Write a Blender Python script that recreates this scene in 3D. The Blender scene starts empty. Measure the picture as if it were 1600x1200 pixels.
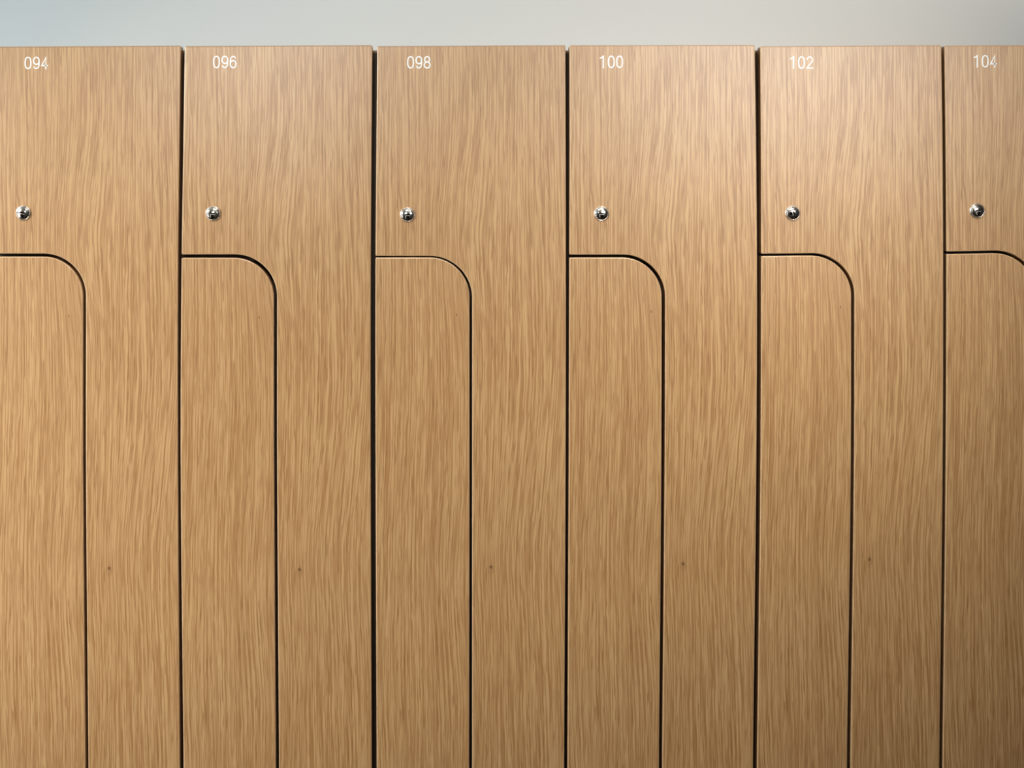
import bpy, bmesh, math
from mathutils import Vector

S = bpy.context.scene
C = S.collection
PI = math.pi

# ------------------------------------------------------------------ camera, world, lights, exposure
Z0 = 1.80                      # height of the locker tops
def W(px, py, y=0.0):          # the door plane carries one millimetre per photograph pixel
    return Vector((px / 1000.0, y, Z0 + (72.0 - py) / 1000.0))

cd = bpy.data.cameras.new('camera')
cam = bpy.data.objects.new('camera', cd)
C.objects.link(cam)
DIST = 2.0
PX, PY = 700.0, 340.0          # foot of the camera's axis on the doors (the lens is shifted down)
cam.location = (PX / 1000, -DIST, W(0, PY).z)
cam.rotation_euler = (PI / 2, 0, 0)
cd.sensor_width = 36
cd.lens = 36 * (DIST * 1000) / 1600
cd.shift_x = (800 - PX) / 1600
cd.shift_y = -(600 - PY) / 1600
cd.clip_start = 0.02
S.camera = cam

wd = bpy.data.worlds.new('world'); S.world = wd; wd.use_nodes = True
wd.node_tree.nodes['Background'].inputs[0].default_value = (0.75, 0.85, 1, 1)
wd.node_tree.nodes['Background'].inputs[1].default_value = 0.3

def area(name, loc, target, sx, sy, power, col, spread=180):
    l = bpy.data.lights.new(name, 'AREA'); l.shape = 'RECTANGLE'
    l.size = sx; l.size_y = sy; l.energy = power; l.color = col
    l.spread = math.radians(spread)
    o = bpy.data.objects.new(name, l); C.objects.link(o)
    o.location = loc
    o.rotation_euler = (Vector(target) - Vector(loc)).to_track_quat('-Z', 'Y').to_euler()
    return o

NEUTRAL = (1.0, 0.97, 0.90)
area('assumed_ceiling_light', (1.0, -0.75, 2.74), (1.0, -0.75, 0), 0.5, 0.5, 2.4, NEUTRAL)  # assumed lamp out of view, added for highlights on door edges and locks
area('door_fill_light', (1.4, -1.8, 2.68), (1.28, 0, 1.42), 0.3, 0.3, 1.75, NEUTRAL, 38)  # added fill that lifts the middle of the right-hand doors
area('door_fill_light', (0.4, -1.8, 2.68), (0.45, 0, 1.2), 0.4, 0.4, 2.5, NEUTRAL, 58)  # added fill that lifts the middle of the left-hand doors
area('left_fill_light', (-1.0, -1.2, 2.0), (0.1, 0, 0.9), 0.4, 0.4, 8.8, NEUTRAL, 90)  # added fill from the left, brightens the lower left doors
area('assumed_daylight_light', (-2.2, 0.0, 2.35), (-0.4, 0.53, 2.1), 0.8, 0.6, 70, (0.66, 0.88, 1.0))  # daylight assumed from the left; lamp added inside the room, no window built
area('low_left_fill_light', (-1.6, -1.3, 0.9), (0.0, 0.0, 0.7), 1.2, 1.2, 3.0, (1.0, 0.97, 0.98), 80)  # added fill for the bottom left, no window behind it
area('back_wall_fill_light', (1.75, 0.2, 2.72), (1.75, 0.45, 2.0), 1.5, 0.1, 7.5, NEUTRAL, 160)  # added above the lockers to brighten only the back wall's right part
area('ceiling_fill_light', (0.8, -2.9, 2.1), (0.8, -2.9, 3), 0.8, 0.8, 7, NEUTRAL)  # added to brighten the ceiling that the locks reflect
area('far_sheen_light', (1.75, -4.1, 2.25), (1.12, 0, 2.02), 0.6, 0.5, 0.42, (0.96, 0.99, 1.0), 25)  # added out of view, aimed to put a sheen on door tops
area('far_sheen_light', (2.5, -4.1, 2.25), (1.42, 0, 2.02), 0.6, 0.5, 0.74, (0.96, 0.99, 1.0), 25)  # second added sheen source, for the doors further right
area('far_sheen_light', (-0.2, -4.1, 2.25), (0.42, 0, 2.02), 0.5, 0.5, 0.36, (0.96, 0.99, 1.0), 18)  # third added sheen source, for the left doors

S.view_settings.view_transform = 'Standard'
S.view_settings.look = 'None'
S.view_settings.gamma = 1
S.view_settings.use_curve_mapping = False
S.view_settings.exposure = 0.05

# ------------------------------------------------------------------ materials
def new_mat(name):
    m = bpy.data.materials.new(name); m.use_nodes = True
    nt = m.node_tree
    return m, nt, nt.nodes['Principled BSDF']

def plain(name, col, rough=0.6, metal=0.0, var=0.04, scale=8, spec=0.5):
    m, nt, b = new_mat(name)
    tc = nt.nodes.new('ShaderNodeTexCoord'); n = nt.nodes.new('ShaderNodeTexNoise')
    n.inputs['Scale'].default_value = scale; n.inputs['Detail'].default_value = 4
    nt.links.new(tc.outputs['Object'], n.inputs['Vector'])
    r = nt.nodes.new('ShaderNodeValToRGB')
    r.color_ramp.elements[0].position = 0.3; r.color_ramp.elements[1].position = 0.7
    r.color_ramp.elements[0].color = tuple(c * (1 - var) for c in col) + (1,)
    r.color_ramp.elements[1].color = tuple(min(1, c * (1 + var)) for c in col) + (1,)
    nt.links.new(n.outputs['Fac'], r.inputs['Fac']); nt.links.new(r.outputs['Color'], b.inputs['Base Color'])
    b.inputs['Roughness'].default_value = rough; b.inputs['Metallic'].default_value = metal
    b.inputs['Specular IOR Level'].default_value = spec
    return m

class NT:
    """tiny helper for maths in node trees"""
    def __init__(s, nt): s.nt = nt
    def m(s, op, a, b=None, c=None, clamp=False):
        n = s.nt.nodes.new('ShaderNodeMath'); n.operation = op; n.use_clamp = clamp
        for i, v in enumerate((a, b, c)):
            if v is None: continue
            if isinstance(v, (int, float)): n.inputs[i].default_value = v
            else: s.nt.links.new(v, n.inputs[i])
        return n.outputs[0]
    def vec(s, x, y, z):
        n = s.nt.nodes.new('ShaderNodeCombineXYZ')
        for i, v in enumerate((x, y, z)):
            if isinstance(v, (int, float)): n.inputs[i].default_value = v
            else: s.nt.links.new(v, n.inputs[i])
        return n.outputs[0]
    def noise(s, v, detail=2, rough=0.5, dist=0.0):
        n = s.nt.nodes.new('ShaderNodeTexNoise'); s.nt.links.new(v, n.inputs['Vector'])
        n.inputs['Scale'].default_value = 1; n.inputs['Detail'].default_value = detail
        n.inputs['Roughness'].default_value = rough; n.inputs['Distortion'].default_value = dist
        return n.outputs['Fac']
    def smooth(s, v, a, b, lo=0.0, hi=1.0):
        n = s.nt.nodes.new('ShaderNodeMapRange'); n.interpolation_type = 'SMOOTHSTEP'
        s.nt.links.new(v, n.inputs[0])
        for i, k in enumerate((a, b, lo, hi)): n.inputs[i + 1].default_value = k
        return n.outputs[0]
    def lin(s, v, a, b, lo, hi):
        n = s.nt.nodes.new('ShaderNodeMapRange'); s.nt.links.new(v, n.inputs[0]); n.clamp = True
        for i, k in enumerate((a, b, lo, hi)): n.inputs[i + 1].default_value = k
        return n.outputs[0]
    def mix(s, f, a, b, mode='MIX'):
        n = s.nt.nodes.new('ShaderNodeMix'); n.data_type = 'RGBA'; n.blend_type = mode
        if isinstance(f, (int, float)): n.inputs[0].default_value = f
        else: s.nt.links.new(f, n.inputs[0])
        for i, v in ((6, a), (7, b)):
            if isinstance(v, tuple): n.inputs[i].default_value = v + (1,)
            else: s.nt.links.new(v, n.inputs[i])
        return n.outputs[2]

def oak_veneer():
    m, nt, b = new_mat('oak_veneer')
    k = NT(nt)
    tc = nt.nodes.new('ShaderNodeTexCoord'); sp = nt.nodes.new('ShaderNodeSeparateXYZ')
    nt.links.new(tc.outputs['Object'], sp.inputs[0])
    x, y, z = sp.outputs
    # the figure of the veneer: grain lines drift and bow round a few centres
    def bump(cx, cz, rx, rz, amp):
        dx = k.m('DIVIDE', k.m('SUBTRACT', x, cx), rx); dz = k.m('DIVIDE', k.m('SUBTRACT', z, cz), rz)
        r2 = k.m('ADD', k.m('MULTIPLY', dx, dx), k.m('MULTIPLY', dz, dz))
        return k.m('MULTIPLY', k.m('EXPONENT', k.m('MULTIPLY', r2, -1.0)), amp)
    w = k.m('MULTIPLY', k.m('SUBTRACT', k.noise(k.vec(k.m('MULTIPLY', x, 7), 3.3, k.m('MULTIPLY', z, 1.8)), 1), 0.5), 0.030)
    w2 = k.m('MULTIPLY', k.m('SUBTRACT', k.noise(k.vec(k.m('MULTIPLY', x, 60), 7.3, k.m('MULTIPLY', z, 26)), 1), 0.5), 0.0022)
    xs = k.m('ADD', k.m('ADD', x, w), w2)
    for p in ((0.135, 1.50, 0.05, 0.14, 0.020), (0.21, 1.00, 0.06, 0.12, 0.010), (0.10, 0.95, 0.05, 0.14, 0.008),
              (0.20, 0.70, 0.05, 0.2, 0.009), (0.245, 1.27, 0.05, 0.12, -0.007)):
        xs = k.m('ADD', xs, bump(*p))
    fine = k.noise(k.vec(k.m('MULTIPLY', xs, 500), 0.7, k.m('MULTIPLY', z, 4.8)), 2, 0.65)
    hair = k.noise(k.vec(k.m('MULTIPLY', xs, 760), 5.1, k.m('MULTIPLY', z, 15)), 2, 0.6)
    dash = k.noise(k.vec(k.m('MULTIPLY', xs, 560), 9.4, k.m('MULTIPLY', z, 24)), 1, 0.5)
    broad = k.noise(k.vec(k.m('MULTIPLY', xs, 22), 2.2, k.m('MULTIPLY', z, 1.3)), 2, 0.5)
    ph = k.noise(k.vec(k.m('MULTIPLY', xs, 45), 4.4, k.m('MULTIPLY', z, 3.0)), 1, 0.5)
    ring = k.m('SINE', k.m('ADD', k.m('MULTIPLY', xs, 2 * PI * 215), k.m('MULTIPLY', ph, 16.0)))
    g = k.m('ADD', k.m('MULTIPLY', fine, 0.52), k.m('MULTIPLY', hair, 0.48))
    g = k.m('ADD', g, k.m('MULTIPLY', ring, 0.030))
    light, dark = OAK_LIGHT, OAK_DARK
    c = k.mix(k.smooth(g, 0.40, 0.60), dark, light)
    c = k.mix(k.smooth(dash, 0.57, 0.70, 0, 0.62), c, OAK_PORE)
    c = k.mix(k.lin(broad, 0.3, 0.7, 0.0, 0.34), c, k.mix(1.0, c, (0.86, 0.83, 0.78), 'MULTIPLY'))
    # two small marks that every sheet of this veneer repeats: a pin knot and a speck
    def spot(cx, cz, rx, rz):
        dx = k.m('DIVIDE', k.m('SUBTRACT', x, cx), rx); dz = k.m('DIVIDE', k.m('SUBTRACT', z, cz), rz)
        return k.m('SQRT', k.m('ADD', k.m('MULTIPLY', dx, dx), k.m('MULTIPLY', dz, dz)))
    r = spot(0.1815, 0.984, 0.0026, 0.0030)
    halo = spot(0.1815, 0.980, 0.006, 0.011)
    c = k.mix(k.smooth(halo, 0.3, 1.2, 0.35, 0), c, (0.30, 0.15, 0.06))
    c = k.mix(k.smooth(r, 0.5, 1.1, 0.85, 0), c, (0.12, 0.052, 0.02))
    c = k.mix(k.smooth(r, 0.1, 0.45, 0.6, 0), c, (0.36, 0.2, 0.09))
    r = spot(0.1185, 1.378, 0.0012, 0.0026)
    c = k.mix(k.smooth(r, 0.3, 1.1, 0.85, 0), c, (0.10, 0.045, 0.018))
    nt.links.new(c, b.inputs['Base Color'])
    b.inputs['Roughness'].default_value = 0.40
    nt.links.new(k.lin(g, 0.3, 0.7, 0.38, 0.32), b.inputs['Roughness'])
    b.inputs['Specular IOR Level'].default_value = 0.85
    bp = nt.nodes.new('ShaderNodeBump'); bp.inputs['Strength'].default_value = 0.10; bp.inputs['Distance'].default_value = 0.0005
    nt.links.new(g, bp.inputs['Height']); nt.links.new(bp.outputs[0], b.inputs['Normal'])
    return m

OAK_LIGHT = (0.615, 0.380, 0.178)
OAK_DARK = (0.410, 0.212, 0.080)
OAK_PORE = (0.300, 0.140, 0.045)
M = {}
M['oak'] = oak_veneer()
M['edge'] = plain('oak_edge_banding', (0.36, 0.19, 0.075), 0.35, var=0.1, scale=60)
M['bevel'] = plain('oak_edge_painted_highlight', (0.62, 0.40, 0.22), 0.26, var=0.08, scale=40, spec=0.9)  # edge highlight put into a paler, glossier oak colour
M['carcass'] = plain('dark_brown_board', (0.040, 0.024, 0.012), 0.7)
M['top'] = plain('oak_top_board', (0.33, 0.20, 0.09), 0.5, var=0.1, scale=40)
M['wall'] = plain('pale_painted_wall', (0.595, 0.598, 0.59), 0.85, var=0.01, scale=1.5)
M['grey'] = plain('grey_painted_wall', (0.16, 0.15, 0.14), 0.85, var=0.01, scale=1.5)
M['ceiling'] = plain('white_ceiling_paint', (0.82, 0.81, 0.78), 0.9, var=0.01)
M['floor'] = plain('dark_brown_floor', (0.034, 0.020, 0.011), 0.5, var=0.15, scale=5)
M['chrome'] = plain('polished_nickel', (0.95, 0.86, 0.76), 0.13, metal=1.0, var=0.01)
M['satin'] = plain('satin_nickel', (0.97, 0.90, 0.82), 0.26, metal=1.0, var=0.01)
M['glint'] = plain('painted_nickel_glint', (0.95, 0.90, 0.84), 0.35, metal=0.6, var=0.01)  # pale colour for glints painted round the keyhole slot
M['black'] = plain('black_recess_and_reflection', (0.004, 0.003, 0.002), 0.8, spec=0.03)  # lock recesses, and the dark reflection painted below the slot
M['white'] = plain('white_vinyl_print', (0.93, 0.92, 0.90), 0.45, var=0.01)
M['plinth'] = plain('dark_plinth', (0.03, 0.025, 0.02), 0.6)

# ------------------------------------------------------------------ mesh helpers
def link(name, bm, mats, parent=None, loc=(0, 0, 0)):
    me = bpy.data.meshes.new(name); bm.to_mesh(me); bm.free()
    for m in (mats if isinstance(mats, (list, tuple)) else [mats]): me.materials.append(m)
    o = bpy.data.objects.new(name, me); C.objects.link(o)
    o.parent = parent; o.location = loc
    return o

def add_box(bm, x0, x1, y0, y1, z0, z1, mi=0):
    v = [bm.verts.new((x, y, z)) for x in (x0, x1) for y in (y0, y1) for z in (z0, z1)]
    for f in ((0, 1, 3, 2), (4, 6, 7, 5), (0, 4, 5, 1), (2, 3, 7, 6), (0, 2, 6, 4), (1, 5, 7, 3)):
        fc = bm.faces.new([v[i] for i in f]); fc.material_index = mi
    return v

def box(name, x0, x1, y0, y1, z0, z1, m, parent=None, bevel=0):
    bm = bmesh.new(); add_box(bm, x0, x1, y0, y1, z0, z1)
    bmesh.ops.recalc_face_normals(bm, faces=bm.faces)
    if bevel: bmesh.ops.bevel(bm, geom=list(bm.edges), offset=bevel, segments=2, affect='EDGES')
    return link(name, bm, m, parent)

# ------------------------------------------------------------------ the room
XL, XR, YB, YF, ZC = -3.2, 4.8, 0.530, -4.2, 2.80
def struct(o): o['kind'] = 'structure'; return o
struct(box('floor', XL, XR, YF, YB, -0.1, 0.0, M['floor']))
struct(box('ceiling', XL, XR, YF, YB, ZC, ZC + 0.1, M['ceiling']))
struct(box('wall_back', XL - 0.1, XR + 0.1, YB, YB + 0.1, -0.1, ZC + 0.1, M['wall']))
struct(box('wall_left', XL - 0.1, XL, YF, YB, -0.1, ZC + 0.1, M['wall']))
struct(box('wall_right', XR, XR + 0.1, YF, YB, -0.1, ZC + 0.1, M['grey']))
struct(box('wall_front', XL - 0.1, XR + 0.1, YF - 0.1, YF, -0.1, ZC + 0.1, M['grey']))

# ------------------------------------------------------------------ door outlines
def curve_fn(pts):
    """smooth x(py) through measured (py, px) points (monotone-ish cubic Hermite)"""
    ys = [p[0] for p in pts]; xs = [p[1] for p in pts]; n = len(pts)
    sl = [(xs[i + 1] - xs[i]) / (ys[i + 1] - ys[i]) for i in range(n - 1)]
    t = [sl[0]] + [(sl[i - 1] + sl[i]) / 2 for i in range(1, n - 1)] + [sl[-1]]
    def f(y):
        if y <= ys[0]: return xs[0] + t[0] * 0.3 * (y - ys[0])
        if y >= ys[-1]: return xs[-1]
        i = max(j for j in range(n - 1) if ys[j] <= y)
        h = ys[i + 1] - ys[i]; u = (y - ys[i]) / h
        return ((2*u**3 - 3*u**2 + 1) * xs[i] + (u**3 - 2*u**2 + u) * h * t[i]
                + (-2*u**3 + 3*u**2) * xs[i + 1] + (u**3 - u**2) * h * t[i + 1])
    return f

BOT = 1790.0          # door bottoms, in millimetres down the same scale (z = 0.082)
def side(f, y0, y1, n=10):
    return [(f(y0 + (y1 - y0) * i / n), y0 + (y1 - y0) * i / n) for i in range(n + 1)]

def fillet(prev, c, nxt, r, n=4):
    """replace corner c by an arc of radius r"""
    p, c, q = Vector(prev), Vector(c), Vector(nxt)
    a = (p - c).normalized(); b = (q - c).normalized()
    ang = a.angle(b); d = r / math.tan(ang / 2)
    bis = (a + b).normalized(); o = c + bis * (r / math.sin(ang / 2))
    s = c + a * d - o; e = c + b * d - o
    a0 = math.atan2(s.y, s.x); a1 = math.atan2(e.y, e.x)
    da = (a1 - a0 + PI) % (2 * PI) - PI
    return [(o.x + r * math.cos(a0 + da * i / n), o.y + r * math.sin(a0 + da * i / n)) for i in range(n + 1)]

def outline(points):
    """points: (x, y, radius) with radius 0 for plain points -> list of 2D points"""
    out = []; n = len(points)
    for i, (x, y, r) in enumerate(points):
        if r: out += fillet(points[i - 1][:2], (x, y), points[(i + 1) % n][:2], r, 4 if r < 10 else 22)
        else: out.append((x, y))
    return out

def door_mesh(pts, ox, oz, thick=0.019, b=0.0016):
    """slab with a rounded front edge; pts in photograph millimetres, (ox, oz) the mesh origin in the world"""
    P = [Vector((x / 1000, Z0 + (72 - y) / 1000)) for x, y in pts]
    area2 = sum(P[i - 1].x * P[i].y - P[i].x * P[i - 1].y for i in range(len(P)))
    if area2 < 0: P.reverse()
    n = len(P); N = []
    for i in range(n):
        e0 = (P[i] - P[i - 1]); e1 = (P[(i + 1) % n] - P[i])
        n0 = Vector((-e0.y, e0.x)).normalized(); n1 = Vector((-e1.y, e1.x)).normalized()
        nn = (n0 + n1).normalized(); N.append(nn / max(0.4, nn.dot(n0)))
    rings = [(b, 0.0), (b * (1 - math.sin(math.radians(30))), b * (1 - math.cos(math.radians(30)))),
             (b * (1 - math.sin(math.radians(60))), b * (1 - math.cos(math.radians(60)))), (0.0, b), (0.0, thick)]
    bm = bmesh.new(); R = []
    for ins, y in rings:
        R.append([bm.verts.new((P[i].x + N[i].x * ins - ox, y, P[i].y + N[i].y * ins - oz)) for i in range(n)])
    f = bm.faces.new(R[0]); f.material_index = 0
    for k in range(len(rings) - 1):
        for i in range(n):
            j = (i + 1) % n
            q = bm.faces.new((R[k][i], R[k + 1][i], R[k + 1][j], R[k][j]))
            q.smooth = k < 3
            top = k < 3 and N[i].y + N[j].y < -1.6 and P[i].y > Z0 - 0.004     # banding along the very top
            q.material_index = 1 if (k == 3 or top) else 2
    bk = bm.faces.new(list(reversed(R[-1]))); bk.material_index = 1
    bmesh.ops.recalc_face_normals(bm, faces=bm.faces)
    bmesh.ops.triangulate(bm, faces=[f, bk])
    return bm

# ------------------------------------------------------------------ numbers
def arc(cx, cy, rx, ry, a0, a1, n=14):
    return [(cx + rx * math.cos(math.radians(a0 + (a1 - a0) * i / n)), cy - ry * math.sin(math.radians(a0 + (a1 - a0) * i / n)))
            for i in range(n + 1)]
# centre lines in a box 11 wide and 20 high, y downwards; (points, closed)
def superellipse(cx, cy, rx, ry, p=2.5, n=32):
    o = []
    for i in range(n):
        t = 2 * PI * i / n; c, s = math.cos(t), math.sin(t)
        o.append((cx + rx * math.copysign(abs(c) ** (2 / p), c), cy + ry * math.copysign(abs(s) ** (2 / p), s)))
    return o
GL = {
 '0': [(superellipse(5.5, 10, 4.4, 8.75, 2.5), True)],
 '1': [([(6.0, 0.1), (6.0, 20.0)], False), ([(0.5, 4.0), (3.4, 3.7), (5.6, 1.0)], False)],
 '9': [(superellipse(5.5, 6.7, 4.3, 5.45, 2.2), True), ([(9.8, 6.0), (9.8, 10.5)] + arc(5.4, 12.2, 4.3, 6.55, 0, -150, 14), False)],
 '6': [(superellipse(5.5, 13.3, 4.3, 5.45, 2.2), True), ([(1.2, 14.0), (1.2, 9.5)] + arc(5.6, 7.8, 4.3, 6.55, 180, 30, 14), False)],
 '8': [(superellipse(5.5, 5.3, 3.9, 4.1, 2.1), True), (superellipse(5.5, 14.1, 4.4, 4.7, 2.1), True)],
 '4': [([(10.9, 14.0), (1.1, 14.0), (7.4, 1.2), (7.4, 20.0)], False)],
 '2': [(arc(5.4, 5.9, 4.2, 4.7, 180, -25, 14) + [(7.4, 10.6), (3.6, 14.6), (1.3, 18.7), (10.9, 18.7)], False)],
}
def add_stroke(bm, pts, closed, w, ox, oz, y0, y1):
    P = [Vector(p) for p in pts]; n = len(P)
    L, R = [], []
    for i in range(n):
        a = P[i - 1] if (closed or i > 0) else None
        b = P[(i + 1) % n] if (closed or i < n - 1) else None
        d0 = (P[i] - a).normalized() if a is not None else None
        d1 = (b - P[i]).normalized() if b is not None else None
        if d0 is None: d0 = d1
        if d1 is None: d1 = d0
        n0 = Vector((-d0.y, d0.x)); n1 = Vector((-d1.y, d1.x)); nn = (n0 + n1)
        nn = nn.normalized() if nn.length > 1e-4 else n0
        k = min(1.9, 1 / max(0.3, nn.dot(n0)))
        L.append(P[i] + nn * w / 2 * k); R.append(P[i] - nn * w / 2 * k)
    def v(p, y): return bm.verts.new((ox + p.x / 1000, y, oz - p.y / 1000))
    Lf = [v(p, y0) for p in L]; Rf = [v(p, y0) for p in R]; Lb = [v(p, y1) for p in L]; Rb = [v(p, y1) for p in R]
    m = n if closed else n - 1
    for i in range(m):
        j = (i + 1) % n
        bm.faces.new((Lf[i], Lf[j], Rf[j], Rf[i])); bm.faces.new((Lb[i], Lf[i], Lf[j], Lb[j])) ; bm.faces.new((Rf[i], Rb[i], Rb[j], Rf[j]))
    if not closed:
        bm.faces.new((Lf[0], Rf[0], Rb[0], Lb[0])); bm.faces.new((Lf[-1], Lb[-1], Rb[-1], Rf[-1]))

def number_bm(txt, ox, oz):
    bm = bmesh.new()
    for i, ch in enumerate(txt):
        for k, (pts, cl) in enumerate(GL[ch]):
            add_stroke(bm, pts, cl, 2.1, ox + i * 0.01295, oz, -0.00012 - 0.00003 * k, 0.0001)
    bmesh.ops.recalc_face_normals(bm, faces=bm.faces)
    return bm

# ------------------------------------------------------------------ lock
def lathe(bm, prof, n=48, mi=0):
    """profile of (radius, depth) pairs in millimetres, depth towards the viewer"""
    rings = []
    for r, d in prof:
        if r < 1e-6: rings.append([bm.verts.new((0, -d / 1000, 0))])
        else: rings.append([bm.verts.new((r / 1000 * math.cos(2 * PI * i / n), -d / 1000, r / 1000 * math.sin(2 * PI * i / n))) for i in range(n)])
    for k in range(len(rings) - 1):
        a, b = rings[k], rings[k + 1]
        for i in range(n):
            j = (i + 1) % n
            if len(a) == 1: f = bm.faces.new((a[0], b[i], b[j]))
            elif len(b) == 1: f = bm.faces.new((a[i], b[0], a[j]))
            else: f = bm.faces.new((a[i], b[i], b[j], a[j]))
            f.smooth = True; f.material_index = mi

def lock_parts():
    ring = bmesh.new()
    lathe(ring, [(10.0, 0.1), (10.0, 2.5)], mi=1)
    lathe(ring, [(10.0, 2.5), (10.25, 2.75), (10.7, 2.7), (11.4, 2.1), (12.0, 1.2), (12.35, 0.5), (12.4, 0.0)])
    bmesh.ops.recalc_face_normals(ring, faces=ring.faces)
    dome = bmesh.new()
    prof = [(0.0, RISE + 3.0)] + [(RD * math.sin(math.radians(a)), 3.0 + RISE * math.cos(math.radians(a))) for a in range(8, 90, 8)] + [(RD, 2.9)]
    lathe(dome, prof); lathe(dome, [(RD, 2.9), (RD, 0.3)], mi=1)
    bmesh.ops.recalc_face_normals(dome, faces=dome.faces)
    # keyhole: a cranked slot over a dark reflection and glints painted on the dome
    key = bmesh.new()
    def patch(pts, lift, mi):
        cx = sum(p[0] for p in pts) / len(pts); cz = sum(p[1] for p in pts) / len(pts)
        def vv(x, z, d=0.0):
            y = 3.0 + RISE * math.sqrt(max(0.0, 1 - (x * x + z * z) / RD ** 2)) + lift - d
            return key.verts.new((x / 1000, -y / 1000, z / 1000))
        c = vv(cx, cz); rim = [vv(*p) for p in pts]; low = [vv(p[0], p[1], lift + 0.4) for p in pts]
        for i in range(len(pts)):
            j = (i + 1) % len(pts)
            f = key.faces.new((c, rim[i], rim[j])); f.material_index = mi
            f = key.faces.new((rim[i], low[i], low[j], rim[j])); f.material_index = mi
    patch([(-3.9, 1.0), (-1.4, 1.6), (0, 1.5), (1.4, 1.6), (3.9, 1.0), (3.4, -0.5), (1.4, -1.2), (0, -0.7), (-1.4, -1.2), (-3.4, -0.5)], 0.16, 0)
    patch([(-2.6, -2.0), (0, -1.5), (2.6, -2.0), (2.4, -4.5), (1.8, -6.4), (0, -6.6), (-1.8, -6.4), (-2.4, -4.5)], 0.14, 0)  # dark reflection painted as a black patch on the dome
    patch([(-3.9, -1.2), (-3.0, -1.6), (-2.8, -4.6), (-2.1, -6.2), (-2.8, -6.3), (-3.6, -4.2)], 0.22, 1)  # glint painted along the left of the dark reflection
    patch([(-3.0, -1.1), (0, -0.95), (3.6, -1.0), (3.0, -1.6), (0, -1.35), (-3.0, -1.7)], 0.2, 1)  # glint painted between slot and dark reflection
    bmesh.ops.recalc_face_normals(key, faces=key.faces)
    return ring, dome, key

RD, RISE = 9.7, 2.4
def mesh_of(name, bm, mats):
    me = bpy.data.meshes.new(name); bm.to_mesh(me); bm.free()
    for m in mats: me.materials.append(m)
    return me
_r, _d, _k = lock_parts()
ME_RING = mesh_of('lock_rosette', _r, [M['satin'], M['black']])
ME_DOME = mesh_of('lock_barrel', _d, [M['chrome'], M['black']])
ME_KEY = mesh_of('keyhole', _k, [M['black'], M['glint']])

# ------------------------------------------------------------------ measured seams, (down, across) in millimetres
G = [  # left and right rim of each seam between two lockers
  (curve_fn([(72, -17), (400, -19), (700, -19), (1200, -15)]), curve_fn([(72, -12), (400, -14), (700, -14), (1200, -10)])),
  (curve_fn([(72, 282.6), (240, 280.2), (400, 278.3), (700, 278.0), (1200, 281.3)]), curve_fn([(72, 288.5), (240, 286), (400, 283.6), (700, 282.0), (1200, 286.7)])),
  (curve_fn([(72, 581.8), (240, 580.5), (400, 579.4), (700, 579.2), (1200, 581.0)]), curve_fn([(72, 589.3), (240, 588), (400, 586.7), (700, 586.8), (1200, 588.6)])),
  (curve_fn([(72, 883.7), (240, 884.2), (400, 884.4), (700, 884.2), (1200, 881.7)]), curve_fn([(72, 889.8), (240, 890), (400, 889.6), (700, 888.8), (1200, 886.7)])),
  (curve_fn([(72, 1179.6), (240, 1182), (400, 1183.3), (700, 1182.5), (1200, 1176.8)]), curve_fn([(72, 1188.0), (240, 1189.2), (400, 1189.4), (700, 1188.7), (1200, 1183.0)])),
  (curve_fn([(72, 1471.2), (240, 1473.4), (400, 1474.2), (700, 1473.7), (1200, 1468.0)]), curve_fn([(72, 1475.8), (240, 1478), (400, 1479.0), (700, 1478.3), (1200, 1473.0)])),
  (curve_fn([(72, 1757), (400, 1761), (700, 1760), (1200, 1752)]), curve_fn([(72, 1762), (400, 1766), (700, 1765), (1200, 1757)])),
]
LEG = [  # left and right rim of the seam beside each upper door's leg
  ([(400, 129.9), (515, 129.9), (700, 129.7), (1200, 133.9)], [(400, 134.0), (515, 134.0), (700, 133.8), (1200, 138.0)]),
  ([(400, 428.0), (515, 428.0), (700, 428.2), (1200, 431.3)], [(400, 432.8), (515, 432.8), (700, 432.8), (1200, 436.0)]),
  ([(400, 733.7), (515, 733.7), (700, 733.8), (1200, 733.2)], [(400, 737.8), (515, 737.8), (700, 737.7), (1200, 737.7)]),
  ([(400, 1034.2), (515, 1034.2), (700, 1033.9), (1200, 1029.9)], [(400, 1039.4), (515, 1039.4), (700, 1038.9), (1200, 1034.7)]),
  ([(400, 1330.3), (515, 1330.3), (700, 1330.1), (1200, 1323.8)], [(400, 1335.3), (515, 1335.3), (700, 1334.9), (1200, 1328.9)]),
  ([(400, 1617), (515, 1617), (700, 1616), (1200, 1609)], [(400, 1622), (515, 1622), (700, 1621), (1200, 1614)]),
]
HOR = [  # horizontal seam: upper rim left/right, lower rim left/right
  (396.4, 396.6, 400.9, 401.0), (397.8, 397.5, 402.8, 402.9), (400.0, 400.1, 402.3, 402.1),
  (398.1, 397.9, 402.4, 402.0), (396.7, 395.3, 400.1, 398.8), (393.3, 390.4, 397.0, 394.6)]
TOP = [(72.9, 71.3), (72.0, 70.6), (72.1, 70.5), (70.7, 70.3), (72.2, 70.5), (71.2, 69.3)]
ORI = [(-11, 0), (286.5, -2), (585.5, 2), (885.5, 7), (1177, 14), (1467, 17)]   # where each sheet of veneer starts
NUM = [('094', 38.3, 88.4), ('096', 332.8, 86.9), ('098', 636.0, 87.4), ('100', 936.7, 86.6), ('102', 1233.9, 87.8), ('104', 1520.9, 85.7)]
LOCK = [(37.0, 333.0, 12), (333.3, 333.8, 8), (637.0, 335.6, 0), (939.8, 333.8, 0), (1238.6, 333.0, 80), (1526.7, 329.3, -8)]
TILT = [(0.0, 0.0), (0.0, 0.0), (0.0, 0.0), (0.0, 0.0), (0.0, 0.0), (0.0, 0.0)]   # (turn about the upright, lean) of each upper door, degrees
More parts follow.
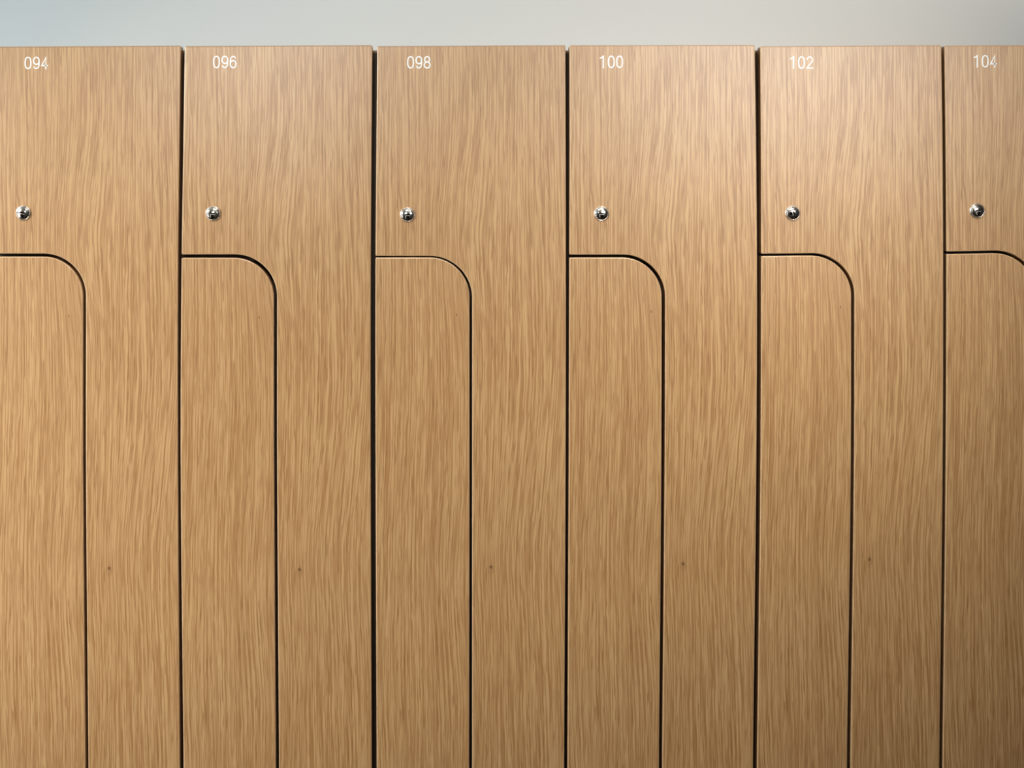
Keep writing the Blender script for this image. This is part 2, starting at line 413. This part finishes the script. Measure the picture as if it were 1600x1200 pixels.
LABELS = [
  'oak veneer locker numbered 094, leftmost of the row and cut off by the picture edge',
  'oak veneer locker numbered 096, second from the left in the row',
  'oak veneer locker numbered 098 with the thinnest curved seam between its two doors',
  'oak veneer locker numbered 100, the brightest at its top right of the middle',
  'oak veneer locker numbered 102 whose keyhole stands nearly upright',
  'oak veneer locker numbered 104, rightmost of the row and cut off by the picture edge']

def in_w(px, py): return px / 1000, Z0 + (72 - py) / 1000

CUT2 = 1430.0      # where the lower door widens to the full width, out of the picture
for i in range(6):
    gl, gr = G[i][1], G[i + 1][0]
    ll, lr = curve_fn(LEG[i][0]), curve_fn(LEG[i][1])
    hu0, hu1, hl0, hl1 = HOR[i]
    t0, t1 = TOP[i]
    base = (gl(1200) / 1000, 0.0, 0.0)
    root = bpy.data.objects.new('locker', None); C.objects.link(root)
    root.location = base; root.empty_display_size = 0.2
    root['label'] = LABELS[i]; root['category'] = 'locker'; root['group'] = 'oak lockers in a row'
    # --- carcass behind the doors
    x0, x1 = (G[i][0](700) + G[i][1](700)) / 2000 + 0.0003, (G[i + 1][0](700) + G[i + 1][1](700)) / 2000 - 0.0003
    bm = bmesh.new(); yb0, yb1 = 0.0215, 0.525
    zt = Z0 - 0.0075
    add_box(bm, x0, x0 + 0.016, yb0, yb1, 0.08, zt); add_box(bm, x1 - 0.016, x1, yb0, yb1, 0.08, zt)
    add_box(bm, x0 + 0.016, x1 - 0.016, yb0, yb1, 0.08, 0.096)
    add_box(bm, x0 + 0.016, x1 - 0.016, yb1 - 0.008, yb1, 0.096, zt)
    xm = (ll(700) + lr(700)) / 2000
    add_box(bm, xm - 0.008, xm + 0.008, yb0, yb1 - 0.008, 0.096, zt - 0.3)      # upright between the two compartments
    add_box(bm, x0 + 0.016, xm - 0.008, yb0, yb1 - 0.008, W(0, hu0 + 10).z, W(0, hu0 - 6).z)
    bmesh.ops.recalc_face_normals(bm, faces=bm.faces)
    for v in bm.verts: v.co.x -= base[0]
    link('carcass', bm, M['carcass'], root)
    bm = bmesh.new(); add_box(bm, x0 - base[0], x1 - base[0], yb0, yb1, zt, zt + 0.0035)
    bmesh.ops.recalc_face_normals(bm, faces=bm.faces)
    link('top_board', bm, M['top'], root)
    bm = bmesh.new(); add_box(bm, x0 - base[0], x1 - base[0], 0.045, yb1, 0.0, 0.08)
    bmesh.ops.recalc_face_normals(bm, faces=bm.faces)
    link('plinth', bm, M['plinth'], root)
    # --- upper door: full width above, a leg down the right side
    ox, oz = ORI[i][0] / 1000, ORI[i][1] / 1000
    rc = 2.0
    pts = [(gl(t0), t0, rc), (gr(t1), t1, rc)]
    pts += [(x, y, 0) for x, y in side(gr, 90, CUT2 - 30, 14)]
    pts += [(gr(CUT2), CUT2, rc), (lr(CUT2) , CUT2, 62)]
    pts += [(x, y, 0) for x, y in side(lr, 1320, 490, 12)]
    pts += [(lr(400), hu1, 66), (gl(390), hu0, rc)]
    pts += [(x, y, 0) for x, y in side(gl, 375, 90, 5)]
    dm = door_mesh(outline(pts), ox, oz)
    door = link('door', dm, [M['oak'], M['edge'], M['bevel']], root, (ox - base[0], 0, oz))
    door['label'] = 'upper door with a leg running down its right side'
    # the door hangs a hair out of true on its hinges at the right-hand side
    rz, rx = TILT[i]
    door.rotation_euler = (math.radians(rx), 0, math.radians(rz))
    def loc_in_door(px, py): return (px / 1000 - ox, 0, Z0 + (72 - py) / 1000 - oz)
    # --- lower door
    pts = [(gl(hl0), hl0, rc), (ll(400), hl1, 62.5)]
    pts += [(x, y, 0) for x, y in side(ll, 490, 1300, 12)]
    pts += [(ll(CUT2), CUT2 + 4.5, 66), (gr(CUT2), CUT2 + 4.5, rc)]
    pts += [(gr(BOT), BOT, rc), (gl(BOT), BOT, rc)]
    pts += [(x, y, 0) for x, y in side(gl, BOT - 30, 420, 14)]
    lox = ox + (0, 0.0, 0.0095, 0.0135, 0.018, 0.018)[i]
    dm = door_mesh(outline(pts), lox, oz)
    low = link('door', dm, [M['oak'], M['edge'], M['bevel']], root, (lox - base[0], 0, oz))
    low['label'] = 'lower door with a rounded upper right corner'
    # --- lock and number on the upper door
    lx, ly, rot = LOCK[i]
    L = loc_in_door(lx, ly)
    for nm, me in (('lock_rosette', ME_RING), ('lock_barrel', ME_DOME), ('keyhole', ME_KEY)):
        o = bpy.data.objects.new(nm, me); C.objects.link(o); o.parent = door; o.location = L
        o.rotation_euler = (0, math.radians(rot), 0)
    txt, nx, ny = NUM[i]
    a, _, c = loc_in_door(nx, ny)
    o = link('locker_number', number_bm(txt, 0, 0), M['white'], door, (a, 0, c))
    o['label'] = 'white printed number ' + txt
